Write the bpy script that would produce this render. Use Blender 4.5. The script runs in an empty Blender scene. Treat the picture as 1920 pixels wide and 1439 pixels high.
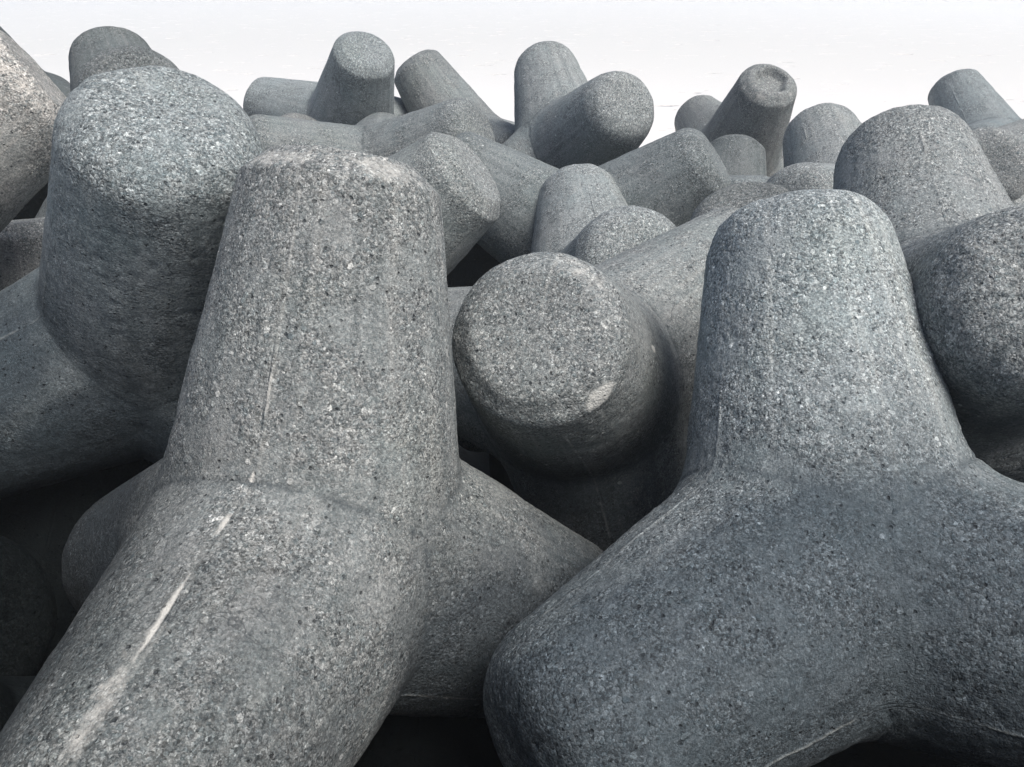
import bpy, math
import numpy as np
from mathutils import Quaternion, Vector

scene = bpy.context.scene
R = math.radians

# ------------------------------------------------------------------ camera
cam_data = bpy.data.cameras.new("camera")
cam_data.sensor_width = 36.0
cam_data.lens = 36.0 * 1445.0 / 1920.0
cam_data.clip_start = 0.05
cam_data.clip_end = 5000.0
cam = bpy.data.objects.new("camera", cam_data)
cam.location = (0.0, 0.0, 3.0)
cam.rotation_euler = (R(90 - 28), 0, 0)
scene.collection.objects.link(cam)
scene.camera = cam

# ------------------------------------------------------------------ light
SUN_EL, SUN_AZ = R(58), R(130)          # azimuth measured from +Y (out to sea) towards +X
world = bpy.data.worlds.new("World")
scene.world = world
world.use_nodes = True
wn = world.node_tree
bg = wn.nodes["Background"]
sky = wn.nodes.new("ShaderNodeTexSky")
sky.sky_type = 'NISHITA'
sky.sun_disc = False
sky.sun_elevation = SUN_EL
sky.sun_rotation = SUN_AZ
sky.air_density = 1.0
sky.dust_density = 4.0
sky.ozone_density = 1.0
veil = wn.nodes.new("ShaderNodeHueSaturation")   # thin overcast greys the blue
veil.inputs["Saturation"].default_value = 0.95
wn.links.new(sky.outputs[0], veil.inputs["Color"])
wn.links.new(veil.outputs[0], bg.inputs[0])
bg.inputs[1].default_value = 0.07

sun_data = bpy.data.lights.new("sun", 'SUN')
sun_data.energy = 2.0
sun_data.angle = R(40)
sun_data.color = (1.0, 0.965, 0.92)
sun = bpy.data.objects.new("sun", sun_data)
sd = Vector((math.sin(SUN_AZ) * math.cos(SUN_EL), math.cos(SUN_AZ) * math.cos(SUN_EL), math.sin(SUN_EL)))
sun.rotation_euler = sd.to_track_quat('Z', 'Y').to_euler()
sun.location = (14, -12, 18)
scene.collection.objects.link(sun)

scene.view_settings.view_transform = 'Standard'
scene.view_settings.look = 'None'
scene.view_settings.exposure = 1.2
scene.view_settings.gamma = 1.0
scene.cycles.use_denoising = True
scene.cycles.max_bounces = 6
scene.cycles.diffuse_bounces = 3
scene.cycles.volume_bounces = 1

# ------------------------------------------------------------------ helpers
def put(obj):
    scene.collection.objects.link(obj)
    return obj

def hash3(i, j, k, seed):
    n = (i * 374761393 + j * 668265263 + k * 2147483647 + seed * 1274126177) & 0xffffffff
    n = ((n ^ (n >> 13)) * 1274126177) & 0xffffffff
    n = n ^ (n >> 16)
    return (n & 0xffff) / 65535.0

def vnoise(p, scale, seed=0):
    """value noise in -1..1 at points p (N,3), cell size = scale metres"""
    q = p / scale + 1000.0
    f = np.floor(q)
    u = q - f
    u = u * u * u * (u * (u * 6 - 15) + 10)
    c = f.astype(np.int64)
    out = np.zeros(len(p))
    for dx in (0, 1):
        wx = u[:, 0] if dx else 1 - u[:, 0]
        for dy in (0, 1):
            wy = u[:, 1] if dy else 1 - u[:, 1]
            for dz in (0, 1):
                wz = u[:, 2] if dz else 1 - u[:, 2]
                out += wx * wy * wz * hash3(c[:, 0] + dx, c[:, 1] + dy, c[:, 2] + dz, seed)
    return out * 2 - 1

# ------------------------------------------------------------------ tetrapod shape
LEG = 1.3                                   # centre to leg end, metres
AX = np.array([[0, 0, 1], [math.sqrt(8) / 3, 0, -1 / 3],
               [-math.sqrt(2) / 3, math.sqrt(6) / 3, -1 / 3],
               [-math.sqrt(2) / 3, -math.sqrt(6) / 3, -1 / 3]])
D0, R0, SL = 0.259, 0.365, 0.1763            # root of the cone and its taper (in leg lengths)
DS, RS, RF = 0.942, 0.2446, 0.178            # shoulder of the chamfer, flat end

def frame(k):
    o = AX[(k + 1) % 4]
    u = o - (o @ AX[k]) * AX[k]
    u /= np.linalg.norm(u)
    return u, np.cross(AX[k], u)

def smax(a, b, k):
    h = np.maximum(k - np.abs(a - b), 0) / k
    return np.maximum(a, b) + h * h * k * 0.25

def smin(a, b, k):
    h = np.maximum(k - np.abs(a - b), 0) / k
    return np.minimum(a, b) - h * h * k * 0.25

CS = 1 / math.sqrt(1 + SL * SL)
ch = np.array([RS - RF, 1.0 - DS])
ch /= np.linalg.norm(ch)

def leg_sdf(p, k, wear):
    d = p @ AX[k]
    rho = np.linalg.norm(p - d[:, None] * AX[k], axis=1)
    side = (rho - (R0 - SL * (d - D0))) * CS
    cham = (rho - RS) * ch[1] + (d - DS) * ch[0]
    tip = d - 1.0
    f = smax(side, cham - 0.15 * wear, 0.004 + wear)
    f = smax(f, tip - 0.3 * wear, 0.004 + wear)
    return np.maximum(f, 0.1 - d)

def body_sdf(p, wear, fillet):
    f = [leg_sdf(p, k, wear[k]) for k in range(4)]
    return smin(smin(f[0], f[1], fillet), smin(f[2], f[3], fillet), fillet)

def body_grad(p, wear, fillet, e=0.002):
    g = np.zeros_like(p)
    for a in range(3):
        s = np.zeros(3)
        s[a] = e
        g[:, a] = body_sdf(p + s, wear, fillet) - body_sdf(p - s, wear, fillet)
    return g / np.maximum(np.linalg.norm(g, axis=1), 1e-9)[:, None]

def grid_leg(k, res):
    """vertices (in leg lengths) and faces of one leg, from end centre down to the planes shared with its neighbours"""
    nseg = max(int(2 * math.pi * 0.3 * LEG / res / 6), 4)
    fine = np.array([0.0, 0.010, 0.022, 0.04])
    half = np.concatenate([fine, np.linspace(0.04, math.pi / 3, nseg + 1)[1:]])
    third = np.concatenate([-half[::-1][1:-1], half])        # from -60 (excluded) to +60 about a seam
    phi = np.concatenate([third + i * 2 * math.pi / 3 for i in range(3)])
    u, v = frame(k)
    dirs = np.cos(phi)[:, None] * u + np.sin(phi)[:, None] * v
    n = len(phi)
    # root of each generator: meet nearest bisector plane p.(a_k - a_j) = 0
    dot = np.max(np.stack([dirs @ AX[j] for j in range(4) if j != k], 1), 1)
    # p = d a + rho(d) dir ; plane: d - (-d/3 + rho*dot) = 0  -> d*4/3 = rho*dot
    rho0 = R0 + SL * D0
    droot = rho0 * dot / (4 / 3 + SL * dot)
    rings = []
    nf = max(int(RF * LEG / res), 3)
    for i in range(1, nf + 1):
        rr = RF * i / nf
        rings.append((np.full(n, 1.0), np.full(n, rr)))
    nc = max(int(0.09 * LEG / res), 3)
    for i in range(1, nc + 1):
        t = i / nc
        rings.append((np.full(n, 1 - t * (1 - DS)), np.full(n, RF + t * (RS - RF))))
    nl = max(int(0.75 * LEG / res), 8)
    for i in range(1, nl + 1):
        t = i / nl
        d = DS + t * (droot - DS)
        rings.append((d, R0 - SL * (d - D0)))
    P = [AX[k][None, :]]
    for d, r in rings:
        P.append(d[:, None] * AX[k] + r[:, None] * dirs)
    P = np.concatenate(P)
    nr = len(rings)
    idx = np.arange(n)
    nx = (idx + 1) % n
    tris = np.stack([np.zeros(n, int), 1 + idx, 1 + nx], 1)
    q = []
    for i in range(nr - 1):
        b0, b1 = 1 + i * n, 1 + (i + 1) * n
        q.append(np.stack([b0 + idx, b1 + idx, b1 + nx, b0 + nx], 1))
    return P, tris, np.concatenate(q), (nf + nc - 1) * n

def tetra_meshes(name, res, seed, wear, fillet, rough, marks, dark, ends, mat):
    legs = []
    for k in range(4):
        legs.append(grid_leg(k, res))
    allP = np.concatenate([l[0] for l in legs])
    # settle on the smoothed body
    for _ in range(4):
        f = body_sdf(allP, wear, fillet)
        g = body_grad(allP, wear, fillet)
        allP = allP - np.clip(f, -0.08, 0.08)[:, None] * g
    nrm = body_grad(allP, wear, fillet)
    W = allP * LEG
    # surface relief
    disp = 0.0026 * vnoise(W, 0.22, seed) + 0.0022 * vnoise(W, 0.07, seed + 1)
    fine = np.zeros(len(W))
    if res < 0.03:
        fine += 0.0016 * vnoise(W, 0.028, seed + 2)
    if res < 0.014:
        fine += 0.0014 * vnoise(W, 0.015, seed + 3)
        pit = vnoise(W, 0.022, seed + 4)
        fine -= 0.006 * np.clip((pit - 0.62) / 0.3, 0, 1)
    disp += 0.65 * rough * fine
    # which leg / where along it
    off = 0
    seam_all, dist_all, pale_all, shade_stain_all, wrap_all, crs_all = [], [], [], [], [], []
    for k in range(4):
        n = len(legs[k][0])
        p = allP[off:off + n]
        d = p @ AX[k]
        u, v = frame(k)
        r = p - d[:, None] * AX[k]
        rho = np.linalg.norm(r, axis=1)
        ph = np.arctan2(r @ v, r @ u)
        w = np.abs((ph + math.pi / 3) % (2 * math.pi / 3) - math.pi / 3) * rho * LEG
        # a broken lip of cement along the three joint lines of the mould
        brk = np.clip(vnoise(p * LEG, 0.11, seed + 7) * 1.6 + 0.35, 0, 1) * np.clip((0.86 - wear[k] * 1.2 - d) / 0.04, 0, 1)
        disp[off:off + n] += 0.0045 * brk * np.exp(-(w / 0.006) ** 2)
        # worn chips near the edge of the end
        e = np.exp(-((d - 0.965) / 0.05) ** 2)
        disp[off:off + n] -= e * (0.004 + wear[k] * 0.08) * np.clip(vnoise(p * LEG, 0.09, seed + 8) + 0.1, 0, 1)
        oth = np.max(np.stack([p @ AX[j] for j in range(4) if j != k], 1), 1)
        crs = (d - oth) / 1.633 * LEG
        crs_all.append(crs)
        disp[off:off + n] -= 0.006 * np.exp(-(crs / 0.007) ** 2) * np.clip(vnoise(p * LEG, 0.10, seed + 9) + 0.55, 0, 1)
        wrap_all.append(np.stack([np.cos(ph) * 3.2, np.sin(ph) * 3.2, d * 0.35 + k * 7], 1))
        pale = np.zeros(n)
        for (mk, md, mphi, la, lc, st) in marks:
            if mk != k:
                continue
            dp = (ph - R(mphi) + math.pi) % (2 * math.pi) - math.pi
            x = (d - md) * LEG / la
            y = dp * rho * LEG / lc
            pale = np.maximum(pale, st * np.exp(-(x * x + y * y)))
        shade_stain = np.zeros(n)
        for (mk, md, mphi, mr, st) in dark:  # soft blobs that paint shade, and some algae, into the colour
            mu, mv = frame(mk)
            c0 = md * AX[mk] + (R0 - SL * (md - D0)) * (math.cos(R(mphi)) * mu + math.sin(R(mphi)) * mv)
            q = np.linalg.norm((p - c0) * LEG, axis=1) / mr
            shade_stain = np.maximum(shade_stain, st * np.exp(-q * q))
        shade_stain_all.append(shade_stain)
        if name == 'T19' and k == 0:
            disp[off:off + n] -= 0.07 * np.clip((0.135 + 0.02 * vnoise(p * LEG, 0.07, 5) - rho) / 0.035, 0, 1) * (d > 0.96)
        seam_all.append(w)
        dist_all.append(d)
        pale_all.append(pale)
        off += n
    W = W + disp[:, None] * nrm
    # shared vertex normals across the four legs
    N = np.zeros_like(W)
    key = np.round(allP * 20000).astype(np.int64)
    _, inv = np.unique(key, axis=0, return_inverse=True)
    inv = inv.ravel()
    off = 0
    for (P, T, Q, nend) in legs:
        for F in (T, Q):
            a, b, c = W[F[:, 0] + off], W[F[:, 1] + off], W[F[:, -1] + off]
            fn = np.cross(b - a, c - a)
            for col in range(F.shape[1]):
                np.add.at(N, inv[F[:, col] + off], fn)
        off += len(P)
    N = N[inv]
    N /= np.maximum(np.linalg.norm(N, axis=1), 1e-12)[:, None]
    def build(nm, off, n, T, Q, k):
        used = np.unique(np.concatenate([T.ravel(), Q.ravel()]))
        remap = np.zeros(n, int)
        remap[used] = np.arange(len(used))
        T, Q = remap[T], remap[Q]
        me = bpy.data.meshes.new(nm)
        v = W[off + used]
        nT, nQ = len(T), len(Q)
        me.vertices.add(len(v))
        me.vertices.foreach_set("co", v.astype(np.float32).ravel())
        me.loops.add(nT * 3 + nQ * 4)
        me.loops.foreach_set("vertex_index", np.concatenate([T.ravel(), Q.ravel()]).astype(np.int32))
        me.polygons.add(nT + nQ)
        starts = np.concatenate([np.arange(nT) * 3, nT * 3 + np.arange(nQ) * 4])
        me.polygons.foreach_set("loop_start", starts.astype(np.int32))
        me.update(calc_edges=True)
        me.validate()
        me.shade_smooth()
        me.normals_split_custom_set_from_vertices(N[off + used].astype(np.float32))
        for an, arr in (("seam", seam_all[k]), ("along", dist_all[k]), ("pale", pale_all[k]), ("shade_stain", shade_stain_all[k]), ("crease", crs_all[k])):
            at = me.attributes.new(an, 'FLOAT', 'POINT')
            at.data.foreach_set("value", arr[used].astype(np.float32))
        at = me.attributes.new("wrap", 'FLOAT_VECTOR', 'POINT')
        at.data.foreach_set("vector", wrap_all[k][used].astype(np.float32).ravel())
        me.materials.append(mat)
        return me
    meshes = []
    off = 0
    noT = np.zeros((0, 3), int)
    for k, (P, T, Q, nend) in enumerate(legs):
        n = len(P)
        if k in ends:
            meshes.append((build("leg", off, n, noT, Q[nend:], k), build("end_face", off, n, T, Q[:nend], k)))
        else:
            meshes.append((build("leg", off, n, T, Q, k), None))
        off += n
    return meshes

# ------------------------------------------------------------------ materials
def concrete():
    m = bpy.data.materials.new("weathered_concrete")
    m.use_nodes = True
    nt = m.node_tree
    L = nt.links
    bs = nt.nodes["Principled BSDF"]
    def nd(t, **kw):
        n = nt.nodes.new(t)
        for a, b in kw.items():
            setattr(n, a, b)
        return n
    tc = nd("ShaderNodeTexCoord")
    oi = nd("ShaderNodeObjectInfo")
    def attr(nm, ty='GEOMETRY'):
        n = nd("ShaderNodeAttribute", attribute_name=nm, attribute_type=ty)
        return n.outputs["Fac"]
    add = nd("ShaderNodeVectorMath", operation='ADD')
    L.new(tc.outputs["Object"], add.inputs[0])
    seedv = nd("ShaderNodeCombineXYZ")
    sv = attr("seed", 'OBJECT')
    L.new(sv, seedv.inputs[0])
    L.new(sv, seedv.inputs[2])
    L.new(seedv.outputs[0], add.inputs[1])
    co = add.outputs[0]
    def noise(scale, det=4, rough=0.6):
        n = nd("ShaderNodeTexNoise")
        n.inputs["Scale"].default_value = scale
        n.inputs["Detail"].default_value = det
        n.inputs["Roughness"].default_value = rough
        L.new(co, n.inputs["Vector"])
        return n.outputs["Fac"]
    wz = nd("ShaderNodeTexNoise")
    wz.inputs["Scale"].default_value = 95
    wz.inputs["Detail"].default_value = 2
    L.new(co, wz.inputs["Vector"])
    wsub = nd("ShaderNodeVectorMath", operation='SUBTRACT')
    L.new(wz.outputs["Color"], wsub.inputs[0])
    wsub.inputs[1].default_value = (0.5, 0.5, 0.5)
    wsc = nd("ShaderNodeVectorMath", operation='SCALE')
    L.new(wsub.outputs[0], wsc.inputs[0])
    wsc.inputs["Scale"].default_value = 0.011
    wad = nd("ShaderNodeVectorMath", operation='ADD')
    L.new(co, wad.inputs[0])
    L.new(wsc.outputs[0], wad.inputs[1])
    cow = wad.outputs[0]
    def voro(scale, feature='F1', rnd=1.0):
        n = nd("ShaderNodeTexVoronoi", feature=feature)
        n.inputs["Scale"].default_value = scale
        n.inputs["Randomness"].default_value = rnd
        L.new(cow, n.inputs["Vector"])
        return n
    def ramp(src, stops, interp='LINEAR'):
        n = nd("ShaderNodeValToRGB")
        n.color_ramp.interpolation = interp
        els = n.color_ramp.elements
        while len(els) < len(stops):
            els.new(0.5)
        for e, (p, c) in zip(els, stops):
            e.position = p
            e.color = (*c, 1) if len(c) == 3 else c
        L.new(src, n.inputs[0])
        return n.outputs[0]
    def mth(op, a, b=None, clamp=False):
        n = nd("ShaderNodeMath", operation=op)
        n.use_clamp = clamp
        for i, x in enumerate((a, b)):
            if x is None:
                continue
            if isinstance(x, (int, float)):
                n.inputs[i].default_value = x
            else:
                L.new(x, n.inputs[i])
        return n.outputs[0]
    def mix(fac, a, b, blend='MIX'):
        n = nd("ShaderNodeMix", data_type='RGBA', blend_type=blend)
        for i, x in ((0, fac), (6, a), (7, b)):
            if isinstance(x, (int, float)):
                n.inputs[i].default_value = x
            elif isinstance(x, tuple):
                n.inputs[i].default_value = (*x, 1)
            else:
                L.new(x, n.inputs[i])
        return n.outputs[2]
    def g(v):
        return (v, v, v)

    # cement paste: slightly warm or greenish grey in broad patches
    patch = noise(2.2, 5, 0.62)
    fine = noise(34, 4, 0.7)
    paste = mix(ramp(patch, [(0.36, g(0)), (0.64, g(1))]), (0.178, 0.204, 0.206), (0.285, 0.285, 0.280))
    paste = mix(mth('MULTIPLY', ramp(fine, [(0.36, g(1)), (0.60, g(0))]), 0.45), paste, (0.095, 0.105, 0.110))
    sand = noise(115, 4, 0.8)
    paste = mix(ramp(sand, [(0.40, g(0.75)), (0.50, g(0))]), paste, (0.060, 0.068, 0.074))
    paste = mix(ramp(sand, [(0.56, g(0)), (0.66, g(0.7))]), paste, (0.46, 0.455, 0.44))

    # exposed aggregate: two sizes of grit, each stone with its own grey
    va = voro(95)
    sep = nd("ShaderNodeSeparateColor")
    L.new(va.outputs["Color"], sep.inputs[0])
    stone = ramp(sep.outputs[0], [(0.0, (0.016, 0.019, 0.024)), (0.22, (0.050, 0.057, 0.062)), (0.45, (0.160, 0.168, 0.170)),
                                  (0.70, (0.225, 0.222, 0.215)), (0.88, (0.32, 0.32, 0.31)), (0.97, (0.42, 0.42, 0.41)), (1.0, (0.62, 0.62, 0.60))])
    tint = mix(mth('MULTIPLY', ramp(sep.outputs[1], [(0.55, g(0)), (0.9, g(1))]), 0.5), stone, (0.13, 0.17, 0.18), 'MIX')
    vb = voro(200)
    sepb = nd("ShaderNodeSeparateColor")
    L.new(vb.outputs["Color"], sepb.inputs[0])
    grit = ramp(sepb.outputs[0], [(0.0, (0.03, 0.035, 0.04)), (0.3, (0.11, 0.12, 0.122)), (0.7, (0.24, 0.237, 0.232)), (0.95, (0.36, 0.36, 0.35)), (1.0, (0.55, 0.55, 0.54))])
    agg = mix(0.5, tint, grit)
    # where the paste has worn away
    wearv = attr("wear", 'OBJECT')
    expo = noise(5.5, 5, 0.68)
    along = attr("along")
    tipw = ramp(mth('ADD', along, mth('MULTIPLY', mth('SUBTRACT', expo, 0.5), 0.22)), [(0.80, g(0)), (0.93, g(1))])
    ex = mth('ADD', mth('ADD', ramp(expo, [(0.42, g(0)), (0.60, g(1))]), mth('MULTIPLY', tipw, 0.8)), wearv, True)
    ex = mth('MULTIPLY', ex, 1.0, True)
    # even smooth paste shows scattered grit
    ex2 = mth('MAXIMUM', ex, mth('MULTIPLY', ramp(sepb.outputs[2], [(0.55, g(0)), (0.6, g(1))]), 0.55))
    col = mix(mth('MULTIPLY', ex2, 0.86), paste, agg)
    # big single pebbles
    vc = voro(30)
    sepc = nd("ShaderNodeSeparateColor")
    L.new(vc.outputs["Color"], sepc.inputs[0])
    warp = noise(60, 2)
    pebd = mth('ADD', vc.outputs["Distance"], mth('MULTIPLY', mth('SUBTRACT', warp, 0.5), 0.35))
    peb = mth('MULTIPLY', ramp(pebd, [(0.24, g(1)), (0.30, g(0))]), ramp(mth('ADD', sepc.outputs[0], mth('MULTIPLY', wearv, 0.25)), [(0.93, g(0)), (0.94, g(1))]))
    pebc = ramp(sepc.outputs[1], [(0.0, (0.09, 0.11, 0.12)), (0.4, (0.20, 0.22, 0.22)), (0.7, (0.30, 0.31, 0.30)), (0.9, (0.42, 0.42, 0.41)), (1.0, (0.62, 0.62, 0.60))])
    col = mix(mth('MULTIPLY', peb, 0.85), col, pebc)
    # dark pits
    vd = voro(42)
    sepd = nd("ShaderNodeSeparateColor")
    L.new(vd.outputs["Color"], sepd.inputs[0])
    pit = mth('MULTIPLY', ramp(vd.outputs["Distance"], [(0.12, g(1)), (0.26, g(0))]), ramp(sepd.outputs[1], [(0.78, g(0)), (0.80, g(1))]))
    col = mix(mth('MULTIPLY', pit, 0.75), col, (0.022, 0.026, 0.032))
    # stains: dark damp / algae clouds, per-tetrapod tone
    stain = noise(1.1, 6, 0.65)
    tone = attr("tone", 'OBJECT')
    damp = attr("damp", 'OBJECT')
    col = mix(mth('MULTIPLY', ramp(stain, [(0.45, g(0)), (0.68, g(1))]), damp), col, (0.040, 0.050, 0.056), 'MIX')
    # rain streaks running along the legs
    wrap = nd("ShaderNodeAttribute", attribute_name="wrap")
    wofs = nd("ShaderNodeVectorMath", operation='ADD')
    L.new(wrap.outputs["Vector"], wofs.inputs[0])
    L.new(seedv.outputs[0], wofs.inputs[1])
    st = nd("ShaderNodeTexNoise")
    st.inputs["Scale"].default_value = 2.6
    st.inputs["Detail"].default_value = 5
    st.inputs["Roughness"].default_value = 0.65
    L.new(wofs.outputs[0], st.inputs["Vector"])
    col = mix(ramp(st.outputs["Fac"], [(0.30, g(0.38)), (0.50, g(0))]), col, (0.070, 0.082, 0.085))
    col = mix(ramp(st.outputs["Fac"], [(0.54, g(0)), (0.72, g(0.30))]), col, (0.33, 0.32, 0.30))
    shade_stain = attr("shade_stain")  # painted shade with some algae on lower legs, undersides and flanks
    mk = mth('ADD', shade_stain, mth('MULTIPLY', mth('SUBTRACT', noise(3.5, 6, 0.7), 0.5), 0.9))
    shaded = mix(1.0, col, (0.17, 0.20, 0.235), 'MULTIPLY')  # bluish dark version of the colour for the painted shade
    col = mix(mth('MULTIPLY', ramp(mk, [(0.02, g(0)), (0.95, g(1))]), mth('MINIMUM', mth('MULTIPLY', shade_stain, 2.2), 0.95)), col, shaded)
    # grain by grain contrast of sand and crushed stone
    vs = voro(185)
    seps = nd("ShaderNodeSeparateColor")
    L.new(vs.outputs["Color"], seps.inputs[0])
    gr = ramp(seps.outputs[0], [(0.0, g(0.30)), (0.16, g(0.62)), (0.40, g(0.95)), (0.75, g(1.15)), (0.93, g(1.45)), (1.0, g(2.1))])
    gf = ramp(noise(260, 2, 0.6), [(0.36, g(0.62)), (0.5, g(1.0)), (0.66, g(1.35))])
    gam = mth('ADD', 0.16, mth('ADD', mth('MULTIPLY', ramp(noise(3.2, 5, 0.7), [(0.38, g(0)), (0.62, g(1))]), 0.20), mth('MULTIPLY', ex, 0.52)))
    col = mix(gam, col, gr, 'MULTIPLY')
    col = mix(gam, col, gf, 'MULTIPLY')
    # seam between mould plates
    seam = attr("seam")
    sn = noise(9, 3)
    sline = mth('MULTIPLY', ramp(seam, [(0.0015, g(1)), (0.006, g(0))]), ramp(sn, [(0.42, g(0)), (0.56, g(1))]))
    sline = mth('MULTIPLY', sline, ramp(along, [(0.88, g(1)), (0.93, g(0))]))
    col = mix(mth('MULTIPLY', sline, 0.28), col, (0.34, 0.335, 0.32))
    sdark = mth('MULTIPLY', ramp(seam, [(0.004, g(0)), (0.007, g(1)), (0.012, g(0))]), ramp(sn, [(0.38, g(1)), (0.52, g(0))]))
    col = mix(mth('MULTIPLY', sdark, 0.25), col, (0.03, 0.034, 0.04))
    # hairline cracks and greenish film
    ve = nd("ShaderNodeTexVoronoi", feature='DISTANCE_TO_EDGE')
    ve.inputs["Scale"].default_value = 3.2
    wlow = nd("ShaderNodeTexNoise")
    wlow.inputs["Scale"].default_value = 7
    wlow.inputs["Detail"].default_value = 4
    L.new(co, wlow.inputs["Vector"])
    wl = nd("ShaderNodeVectorMath", operation='SCALE')
    L.new(wlow.outputs["Color"], wl.inputs[0])
    wl.inputs["Scale"].default_value = 0.22
    wa = nd("ShaderNodeVectorMath", operation='ADD')
    L.new(co, wa.inputs[0])
    L.new(wl.outputs[0], wa.inputs[1])
    L.new(wa.outputs[0], ve.inputs["Vector"])
    crack = mth('MULTIPLY', ramp(ve.outputs["Distance"], [(0.004, g(1)), (0.010, g(0))]), ramp(noise(1.9, 3), [(0.55, g(0)), (0.62, g(1))]))
    col = mix(mth('MULTIPLY', crack, 0.6), col, (0.03, 0.034, 0.038))
    film = ramp(noise(1.5, 5, 0.65), [(0.50, g(0)), (0.70, g(0.15))])
    col = mix(film, col, mix(1.0, col, (0.86, 0.95, 0.80), 'MULTIPLY'))
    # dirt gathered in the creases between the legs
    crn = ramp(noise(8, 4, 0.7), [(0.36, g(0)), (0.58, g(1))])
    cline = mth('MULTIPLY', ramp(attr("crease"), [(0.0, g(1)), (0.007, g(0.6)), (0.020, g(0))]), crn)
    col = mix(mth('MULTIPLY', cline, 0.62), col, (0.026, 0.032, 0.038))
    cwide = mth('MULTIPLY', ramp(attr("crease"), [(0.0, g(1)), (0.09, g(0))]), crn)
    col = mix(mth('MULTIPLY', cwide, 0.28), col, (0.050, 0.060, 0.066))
    # pale scrapes, plus light painted on chamfers and one flank
    pale = attr("pale")
    pw = mth('ADD', pale, mth('MULTIPLY', mth('SUBTRACT', noise(26, 4, 0.7), 0.5), 0.9))
    col = mix(mth('MULTIPLY', ramp(pw, [(0.36, g(0)), (0.75, g(1))]), mth('MINIMUM', mth('MULTIPLY', pale, 3.0), 0.85)), col, (0.47, 0.455, 0.43))
    # overall tone of the casting; near-black ones hold the shade of the gaps
    tn = nd("ShaderNodeVectorMath", operation='SCALE')
    L.new(col, tn.inputs[0])
    L.new(tone, tn.inputs["Scale"])
    tintv = mix(ramp(attr("warm", 'OBJECT'), [(0.0, g(0)), (1.0, g(1))]), (0.84, 1.0, 1.07), (1.10, 1.0, 0.92))
    fin = mix(1.0, tn.outputs[0], tintv, 'MULTIPLY')
    L.new(fin, bs.inputs["Base Color"])
    bs.inputs["Roughness"].default_value = 0.86
    L.new(mth('MULTIPLY', mth('MINIMUM', tone, 1.0), 0.28), bs.inputs["Specular IOR Level"])

    # relief
    h = mth('ADD', mth('MULTIPLY', fine, 0.5), mth('MULTIPLY', mth('SUBTRACT', 1.0, va.outputs["Distance"]), mth('MULTIPLY', ex, 0.55)))
    h = mth('ADD', h, mth('MULTIPLY', mth('MULTIPLY', sep.outputs[2], ex), 0.35))
    h = mth('ADD', h, mth('MULTIPLY', mth('SUBTRACT', 1.0, vb.outputs["Distance"]), 0.30))
    h = mth('SUBTRACT', h, mth('MULTIPLY', pit, 1.3))
    h = mth('ADD', h, mth('MULTIPLY', peb, 0.5))
    h = mth('SUBTRACT', h, mth('MULTIPLY', sdark, 0.5))
    bp = nd("ShaderNodeBump")
    bp.inputs["Strength"].default_value = 0.9
    bp.inputs["Distance"].default_value = 0.006
    L.new(h, bp.inputs["Height"])
    L.new(bp.outputs[0], bs.inputs["Normal"])
    return m

def water_mat():
    m = bpy.data.materials.new("sea_water")
    m.use_nodes = True
    nt = m.node_tree
    L = nt.links
    bs = nt.nodes["Principled BSDF"]
    bs.inputs["Base Color"].default_value = (0.69, 0.65, 0.61, 1)  # pale colour stands in for sky glare reflected off the water
    bs.inputs["Roughness"].default_value = 0.12
    bs.inputs["IOR"].default_value = 1.33
    bs.inputs["Specular IOR Level"].default_value = 0.25
    tc = nt.nodes.new("ShaderNodeTexCoord")
    mp = nt.nodes.new("ShaderNodeMapping")
    mp.inputs["Scale"].default_value = (0.8, 1.9, 1)
    L.new(tc.outputs["Object"], mp.inputs[0])
    n = nt.nodes.new("ShaderNodeTexNoise")
    n.inputs["Scale"].default_value = 0.8
    n.inputs["Detail"].default_value = 4
    L.new(mp.outputs[0], n.inputs["Vector"])
    rp = nt.nodes.new("ShaderNodeValToRGB")
    rp.color_ramp.elements[0].position = 0.645
    rp.color_ramp.elements[1].position = 0.78
    rp.color_ramp.interpolation = 'EASE'
    L.new(n.outputs["Fac"], rp.inputs[0])
    bp = nt.nodes.new("ShaderNodeBump")
    bp.invert = True
    bp.inputs["Strength"].default_value = 0.8
    bp.inputs["Distance"].default_value = 0.40
    L.new(rp.outputs[0], bp.inputs["Height"])
    L.new(bp.outputs[0], bs.inputs["Normal"])
    return m

def rubble_mat():
    m = bpy.data.materials.new("wet_rubble")
    m.use_nodes = True
    nt = m.node_tree
    L = nt.links
    bs = nt.nodes["Principled BSDF"]
    tc = nt.nodes.new("ShaderNodeTexCoord")
    n = nt.nodes.new("ShaderNodeTexNoise")
    n.inputs["Scale"].default_value = 5
    n.inputs["Detail"].default_value = 6
    L.new(tc.outputs["Object"], n.inputs["Vector"])
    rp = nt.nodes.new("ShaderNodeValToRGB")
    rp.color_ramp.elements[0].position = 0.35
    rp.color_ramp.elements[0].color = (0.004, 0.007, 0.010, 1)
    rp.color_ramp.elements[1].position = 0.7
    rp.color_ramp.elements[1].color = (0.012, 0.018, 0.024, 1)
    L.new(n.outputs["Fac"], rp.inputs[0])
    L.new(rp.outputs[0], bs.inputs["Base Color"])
    bs.inputs["Roughness"].default_value = 0.8
    bp = nt.nodes.new("ShaderNodeBump")
    bp.inputs["Distance"].default_value = 0.08
    L.new(n.outputs["Fac"], bp.inputs["Height"])
    L.new(bp.outputs[0], bs.inputs["Normal"])
    return m

CONC = concrete()

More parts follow.
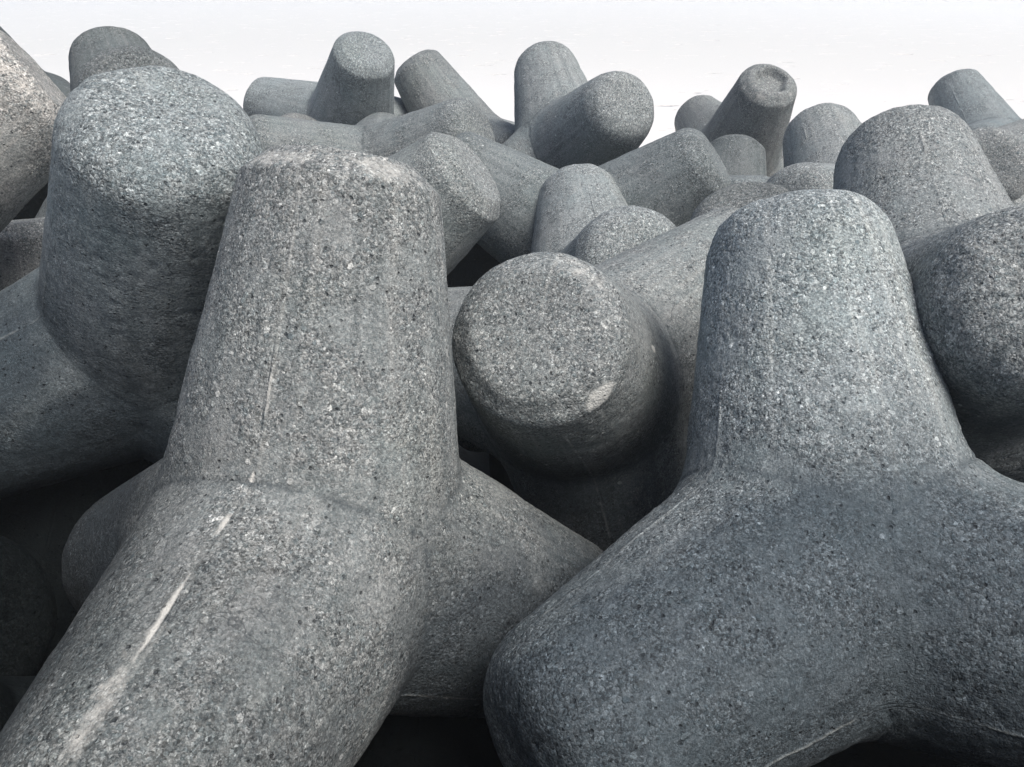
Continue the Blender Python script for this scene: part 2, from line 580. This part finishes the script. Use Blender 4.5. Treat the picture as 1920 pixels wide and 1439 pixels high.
# ------------------------------------------------------------------ setting
def sheet(name, xs, ys, zf, mat):
    X, Y = np.meshgrid(xs, ys)
    Z = zf(X, Y)
    v = np.stack([X.ravel(), Y.ravel(), Z.ravel()], 1)
    nx, ny = len(xs), len(ys)
    f = [(j * nx + i, j * nx + i + 1, (j + 1) * nx + i + 1, (j + 1) * nx + i) for j in range(ny - 1) for i in range(nx - 1)]
    me = bpy.data.meshes.new(name)
    me.from_pydata(v.tolist(), [], f)
    me.shade_smooth()
    me.materials.append(mat)
    o = put(bpy.data.objects.new(name, me))
    o['kind'] = 'structure'
    return o

def ground_z(X, Y):
    p = np.stack([X.ravel(), Y.ravel(), np.zeros(X.size)], 1)
    z = 0.16 * vnoise(p, 0.9, 91) + 0.10 * vnoise(p, 0.35, 92)
    z = z.reshape(X.shape) - 0.80
    t = np.clip((Y - 9.6) / 4.5, 0, 1)
    b = np.clip((0.60 - Y) / 0.30, 0, 1)  # unseen bank under the camera, added to shade the near lower legs
    return z - 2.4 * t * t * (3 - 2 * t) + 3.15 * b * b * (3 - 2 * b)

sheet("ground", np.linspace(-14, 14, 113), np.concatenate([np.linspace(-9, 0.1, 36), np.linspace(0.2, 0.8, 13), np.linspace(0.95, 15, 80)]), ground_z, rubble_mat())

def sea_z(X, Y):
    return np.zeros_like(X)
sheet("water", np.linspace(-900, 900, 7), np.linspace(9.0, 1500, 7), sea_z, water_mat())

# ------------------------------------------------------------------ tetrapods
POSE = {                                    # place of the centre, turn (quaternion)
    'T1': ((-0.6869, 2.0749, 1.2627), (0.63757, -0.16227, -0.10132, -0.74626)),
    'T2': ((1.1178, 2.1116, 1.1551), (0.22698, -0.05105, -0.30207, -0.92446)),
    'T26': ((0.3525, 3.4337, 1.1486), (0.84929, 0.38280, -0.24558, 0.26806)),
    'T3': ((-1.5937, 3.2635, 1.5270), (0.30054, -0.09187, 0.28761, -0.90472)),
    'T25': ((1.9812, 3.2226, 1.4444), (0.65494, 0.24039, -0.41809, 0.58178)),
    'T11': ((-1.2205, 4.7972, 1.1581), (0.85741, 0.19248, 0.38490, 0.28223)),
    'T15': ((0.6013, 4.9874, 0.8456), (0.63917, -0.33458, -0.36216, -0.59022)),
    'T4': ((-3.2155, 3.3729, 1.9298), (0.55931, -0.48226, 0.13865, -0.65983)),
    'T12': ((0.5371, 6.2211, 0.9882), (0.86719, 0.04258, -0.48299, -0.11357)),
    'T22': ((2.8854, 6.3556, 1.0823), (0.32526, -0.15548, -0.46062, -0.81109)),
    'T13': ((0.5499, 7.8275, 1.3835), (0.74294, -0.28976, -0.31784, -0.51290)),
    'T9': ((-1.3320, 7.5246, 1.1884), (0.81040, 0.35187, -0.44643, -0.14191)),
    'T19': ((2.7013, 9.5894, 0.9514), (0.60049, 0.21957, -0.22332, 0.73575)),
    'T7': ((-1.9265, 9.4090, 1.3463), (0.15200, 0.21956, -0.28367, 0.92099)),
    'T8': ((-0.4620, 9.5382, 1.0402), (0.84318, -0.24273, -0.19995, 0.43606)),
    'T21': ((5.9911, 9.8353, 0.9178), (0.52299, -0.31630, 0.29490, 0.73448)),
    'T5': ((-2.7810, 6.0719, 1.6583), (0.75154, -0.18797, -0.41260, -0.47918)),
    'T24': ((4.0465, 6.9571, 1.1741), (0.44085, -0.51613, 0.16446, -0.71569)),
    'T18': ((2.2434, 7.9901, 0.3019), (0.43392, -0.22018, -0.22587, -0.84393)),
    'T28': ((1.7100, 4.6844, 0.6281), (0.72277, -0.02030, -0.18470, 0.66564)),
    'T29': ((1.9981, 6.4156, 0.1836), (0.92851, -0.08416, -0.04769, -0.35849)),
    'T30': ((-2.8186, 4.1974, 0.4448), (0.64605, -0.08393, 0.04752, 0.75718)),
    'T10': ((-2.7717, 8.5204, 0.4861), (0.91719, -0.03784, 0.26554, -0.29464)),
    'T6': ((-4.8296, 7.8253, 1.7389), (0.10296, -0.74833, 0.21264, -0.61982)),
    'T32': ((-2.9509, 2.1138, 0.7327), (0.01362, 0.59226, -0.10340, 0.79897)),
    'T37': ((-1.7652, 1.0992, 0.9566), (0.88185, -0.11395, 0.05875, 0.45377)),
    'F2': ((-0.5233, 2.1007, -0.1105), (0.51656, 0.37214, -0.72687, -0.25757)),
    'F3': ((1.6900, 2.0126, -0.2441), (0.57629, 0.45361, -0.05858, -0.67727)),
    'F4': ((-4.1584, 6.1256, 0.9440), (0.65610, -0.04507, 0.14916, -0.73841)),
    'F5': ((-0.3004, 6.7884, -0.0174), (0.00900, -0.53988, -0.70967, 0.45257)),
    'F8': ((-2.2505, 2.6578, -0.1045), (0.71424, -0.27650, -0.19243, -0.61350)),
    'F9': ((0.3988, 3.7621, -0.3064), (0.09101, 0.57827, 0.49478, -0.64227)),
    # the pile goes on past both edges of the view
    'S1': ((-4.0, 0.5, 0.75), (0.98481, 0.0, 0.0, 0.17365)),
    'S2': ((-4.9, 2.6, 0.8), (0.79335, 0.0, 0.0, 0.60876)),
    'S3': ((-6.0, 4.9, 0.8), (0.93969, 0.0, 0.0, 0.34202)),
    'S4': ((3.5, 1.3, 0.75), (0.90631, 0.0, 0.0, 0.42262)),
    'S5': ((5.2, 3.3, 0.8), (0.99619, 0.0, 0.0, 0.08716)),
    'S6': ((6.3, 5.7, 0.8), (0.73728, 0.0, 0.0, 0.67559)),
}
GROUP = "concrete tetrapods piled along the shore"

# key: (mesh step, rounding of the four ends, fillet, roughness, tone, damp, wear, pale marks, dark blobs painting shade with some algae)
W0 = (0.0, 0.0, 0.0, 0.0)
def rnd(a): return (a, a, a, a)
INFO = {
 'T1': (0.010, rnd(0.001), 0.022, 1.0, 1.02, 0.42, 0.62,
        [(1, 0.60, 122.5, 0.15, 0.009, 1.0), (1, 0.78, 124, 0.22, 0.045, 0.55), (1, 0.374, 122, 0.05, 0.013, 0.9), (0, 0.264, -1, 0.03, 0.008, 0.9), (0, 0.46, 0, 0.10, 0.007, 0.7), (0, 0.965, 45, 0.05, 0.22, 0.55), (0, 0.965, -25, 0.05, 0.22, 0.5), (0, 0.8, 88, 0.35, 0.05, 0.42)], [(1, 0.65, 95, 0.65, 0.42), (1, 0.75, 40, 0.50, 0.6), (2, 0.45, -135, 0.45, 1.5), (2, 0.75, -150, 0.50, 1.5), (3, 0.7, -95, 0.60, 1.7), (1, 0.7, 178, 0.34, 0.9), (1, 0.45, 180, 0.3, 0.7), (0, 0.5, 150, 0.3, 0.5)]),  # broad pale marks paint light on chamfer and flank; dark ones paint shade
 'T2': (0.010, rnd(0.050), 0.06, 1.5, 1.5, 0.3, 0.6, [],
        [(1, 0.75, 40, 0.55, 1.5), (1, 0.42, 38, 0.58, 1.5), (1, 1.0, 55, 0.42, 1.3), (2, 0.36, -138, 0.66, 1.5), (2, 0.7, -138, 0.6, 1.4)]),  # lower legs carry their shade in the colour
 'T26': (0.010, rnd(0.009), 0.03, 1.1, 1.05, 0.3, 0.25,
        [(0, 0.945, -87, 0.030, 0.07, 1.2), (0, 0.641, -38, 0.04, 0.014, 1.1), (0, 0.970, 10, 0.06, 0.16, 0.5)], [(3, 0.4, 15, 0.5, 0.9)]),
 'T3': (0.010, rnd(0.028), 0.025, 1.0, 1.1, 0.2, 0.0, [], [(0, 0.65, 105, 0.25, 0.6), (1, 0.32, 38, 0.50, 1.4), (1, 0.8, 50, 0.55, 1.4), (1, 0.5, 115, 0.55, 1.1), (0, 0.30, 90, 0.40, 0.6)]),  # dark blobs include shade from the front block, painted in
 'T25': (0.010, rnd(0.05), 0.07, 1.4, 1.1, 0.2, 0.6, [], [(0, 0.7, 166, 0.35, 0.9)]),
 'T11': (0.014, rnd(0.000), 0.035, 0.9, 1.1, 0.2, 0.2, [], ()),
 'T15': (0.014, rnd(0.04), 0.045, 1.1, 1.15, 0.25, 0.35, [], ()),
 'T4': (0.014, rnd(0.0), 0.035, 0.9, 1.4, 0.2, 0.2, [(0, 0.97, 0, 0.06, 4.0, 0.42)], ()),  # pale ring paints the light caught by the chamfer
 'T12': (0.016, rnd(0.02), 0.035, 0.9, 0.85, 0.3, 0.3, [], ()),
 'T22': (0.016, rnd(0.06), 0.045, 0.9, 1.12, 0.1, 0.3, [], ()),
 'T13': (0.016, rnd(0.045), 0.035, 1.0, 1.1, 0.15, 0.3, [], ()),
 'T9': (0.018, rnd(0.03), 0.045, 0.9, 0.9, 0.3, 0.3, [], ()),
 'T19': (0.018, rnd(0.008), 0.035, 1.0, 1.0, 0.5, 0.1, [(0, 0.98, 142, 0.03, 0.10, 0.6), (0, 0.98, -140, 0.025, 0.06, 0.55), (0, 0.98, 60, 0.02, 0.05, 0.4)], ()),
 'T7': (0.018, rnd(0.010), 0.035, 0.9, 1.2, 0.35, 0.2, [], ()),
 'T8': (0.018, rnd(0.006), 0.035, 0.9, 1.0, 0.35, 0.2, [], ()),
 'T21': (0.018, rnd(0.008), 0.035, 0.9, 1.0, 0.3, 0.1, [], ()),
 'T5': (0.018, rnd(0.008), 0.035, 0.9, 0.65, 0.4, 0.1, [], ()),
 'T24': (0.020, rnd(0.03), 0.035, 0.9, 1.15, 0.3, 0.3, [], ()),
 'T18': (0.018, rnd(0.006), 0.06, 1.6, 0.7, 0.4, 0.1, [(0, 1.0, 0, 0.05, 0.12, 0.5)], ()),
 'T28': (0.018, rnd(0.03), 0.06, 1.2, 0.75, 0.3, 0.35, [], ()),
 'T29': (0.020, rnd(0.03), 0.06, 1.2, 0.9, 0.3, 0.35, [], ()),
 'T30': (0.018, rnd(0.0), 0.035, 1.0, 1.0, 0.3, 0.2, [], ()),
 'T10': (0.022, rnd(0.03), 0.035, 1.0, 0.9, 0.3, 0.3, [], ()),
 'T6': (0.022, rnd(0.02), 0.035, 1.0, 0.5, 0.3, 0.3, [], ()),
 'T32': (0.020, rnd(0.03), 0.035, 1.0, 0.05, 0.6, 0.1, [], ()),  # near-black tone paints the shade it lies in
 'T37': (0.020, rnd(0.03), 0.035, 1.0, 0.08, 0.6, 0.1, [], ()),  # very dark tone, corner shade put into the colour
}

LABEL = {
    'T1': "flat-topped upright tetrapod at left front with a pale scrape down its front leg",
    'T2': "coarse upright tetrapod at right front, rounded on top, one leg reaching down to the left",
    'T26': "tetrapod with its round end facing the viewer between the two big front ones",
    'T3': "dome-topped tetrapod behind the left front one, rough on top and smooth below",
    'T25': "tetrapod at the right edge with a pebbly blunt end and a broad dome behind it",
    'T11': "tetrapod with a sharp faceted end just right of the flat-topped front one",
    'T15': "tetrapod with a small upright leg and dark speckled leg above the central round end",
    'T4': "tetrapod at the left edge leaning in with a pale slanting chamfer",
    'T12': "low tetrapod in the middle row, one leg down left, one stubby leg raised right",
    'T22': "smaller dome-topped tetrapod left of the broad dome on the right",
    'T13': "tetrapod against the water, one leg upright and a blunt one thrust forward right",
    'T9': "low tetrapod with two legs spread left and right in front of the water",
    'T19': "dark skyline tetrapod with a hollow broken end rimmed in white",
    'T7': "dark skyline tetrapod with a round flat end and a leg lying out to the left",
    'T8': "dark wedge-shaped skyline tetrapod just right of the one with the round flat end",
    'T21': "dark smooth tetrapod top on the skyline at far right",
    'T5': "dark blocky tetrapod top on the skyline behind the dome at left",
    'T24': "tetrapod leg at the right edge below the dark skyline top",
    'T18': "small broken tetrapod end under the dark hollow white-rimmed one",
    'T28': "tetrapod showing a low ringed dome left of the coarse upright top",
    'T29': "tetrapod end barely showing behind the low ringed dome",
    'T30': "flat-ended tetrapod in the dark gap below the leaning one at the left edge",
    'T10': "small tetrapod bump between the low spread one and the leg lying left",
    'T6': "tetrapod leg glimpsed by the water between the leaning one and the blocky top",
    'T32': "dark tetrapod in shadow at the left edge beside the scraped front leg",
    'T37': "dark tetrapod in the bottom left corner",
    'F2': "dark tetrapod at the bottom in the gap between the two big front ones",
    'F3': "dark tetrapod under the coarse right front one at the bottom edge",
    'F4': "pale bit of tetrapod in the gap between the leaning one and the tall dome",
    'F5': "dark tetrapod deep in the gap under the sharp faceted end",
    'F8': "dark tetrapod deep in the gap below the tall dome at left",
    'S1': "upright tetrapod past the left end of the view, closest to the unseen bank",
    'S2': "upright tetrapod past the left end of the view, beside the leaning one",
    'S3': "upright tetrapod past the left end of the view, farthest from the unseen bank",
    'S4': "upright tetrapod past the right end of the view, closest to the unseen bank",
    'S5': "upright tetrapod past the right end of the view, beside the pebbly blunt one",
    'S6': "upright tetrapod past the right end of the view, farthest from the unseen bank",
    'F9': "dark tetrapod deep under the central round end",
}
WARM = {'F2': 0, 'F3': 0, 'F4': 0.2, 'F5': 0, 'F8': 0, 'F9': 0, 'T32': 0, 'T37': 0, 'T1': 0.55, 'T11': 0.5, 'T4': 0.8, 'T2': 0.4, 'T3': 0.35, 'T13': 0.45, 'T26': 0.5, 'T30': 0.6}  # lowest values tint buried blocks with the blue of shade
# legs whose blunt end shows as a face of its own
ENDS = {'T1': (0,), 'T26': (0,), 'T11': (0,), 'T4': (0,), 'T30': (0,), 'T19': (0,), 'T7': (0,), 'T13': (1,), 'T25': (0,), 'T3': (0,), 'T28': (0,), 'T18': (0,), 'T2': (1,)}
def info(key):
    if key in INFO:
        return INFO[key]
    if key[0] == 'S':
        return (0.035, rnd(0.02), 0.035, 1.0, 0.95, 0.3, 0.3, [], ())
    return (0.022, rnd(0.02), 0.035, 1.0, 0.02 if key in ('F2', 'F3') else 0.04, 0.6, 0.1, [], ())  # near-black tone for buried blocks, gap shade put into the colour

for i, key in enumerate(POSE):
    res, wear, fil, rough, tone, damp, expo, marks, dark = info(key)
    loc, q = POSE[key]
    root = put(bpy.data.objects.new("tetrapod", None))
    root.empty_display_size = 0.3
    root.location = loc
    root.rotation_mode = 'QUATERNION'
    root.rotation_quaternion = Quaternion(q)
    root['label'] = LABEL[key]
    root['category'] = "tetrapod"
    root['group'] = GROUP
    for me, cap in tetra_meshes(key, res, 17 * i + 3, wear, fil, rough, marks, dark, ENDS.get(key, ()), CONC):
        o = put(bpy.data.objects.new("leg", me))
        o.parent = root
        pieces = [o]
        if cap is not None:
            c = put(bpy.data.objects.new("end_face", cap))
            c.parent = o
            pieces.append(c)
        for x in pieces:
            x['tone'] = tone
            x['damp'] = damp
            x['wear'] = expo - 0.25
            x['warm'] = WARM.get(key, 0.30 + 0.25 * ((i * 7) % 5) / 4)
            x['seed'] = float(3.7 * i)

# ------------------------------------------------------------------ sea haze
def haze_box(x0, x1, y0, y1, z0, z1):
    me = bpy.data.meshes.new("haze")
    v = [(x, y, z) for z in (z0, z1) for y in (y0, y1) for x in (x0, x1)]
    f = [(0, 2, 3, 1), (4, 5, 7, 6), (0, 1, 5, 4), (2, 6, 7, 3), (0, 4, 6, 2), (1, 3, 7, 5)]
    me.from_pydata(v, [], f)
    m = bpy.data.materials.new("sea_haze")
    m.use_nodes = True
    nt = m.node_tree
    nt.nodes.remove(nt.nodes["Principled BSDF"])
    vol = nt.nodes.new("ShaderNodeVolumePrincipled")
    vol.inputs["Color"].default_value = (0.88, 0.95, 1.0, 1)
    vol.inputs["Density"].default_value = 0.004
    vol.inputs["Anisotropy"].default_value = 0.3
    nt.links.new(vol.outputs[0], nt.nodes["Material Output"].inputs["Volume"])
    me.materials.append(m)
    o = put(bpy.data.objects.new("haze", me))
    o['kind'] = "stuff"
    o['label'] = "thin bright sea haze over the breakwater"
    return o
haze_box(-950, 950, -60, 1550, -4.2, 7.5)
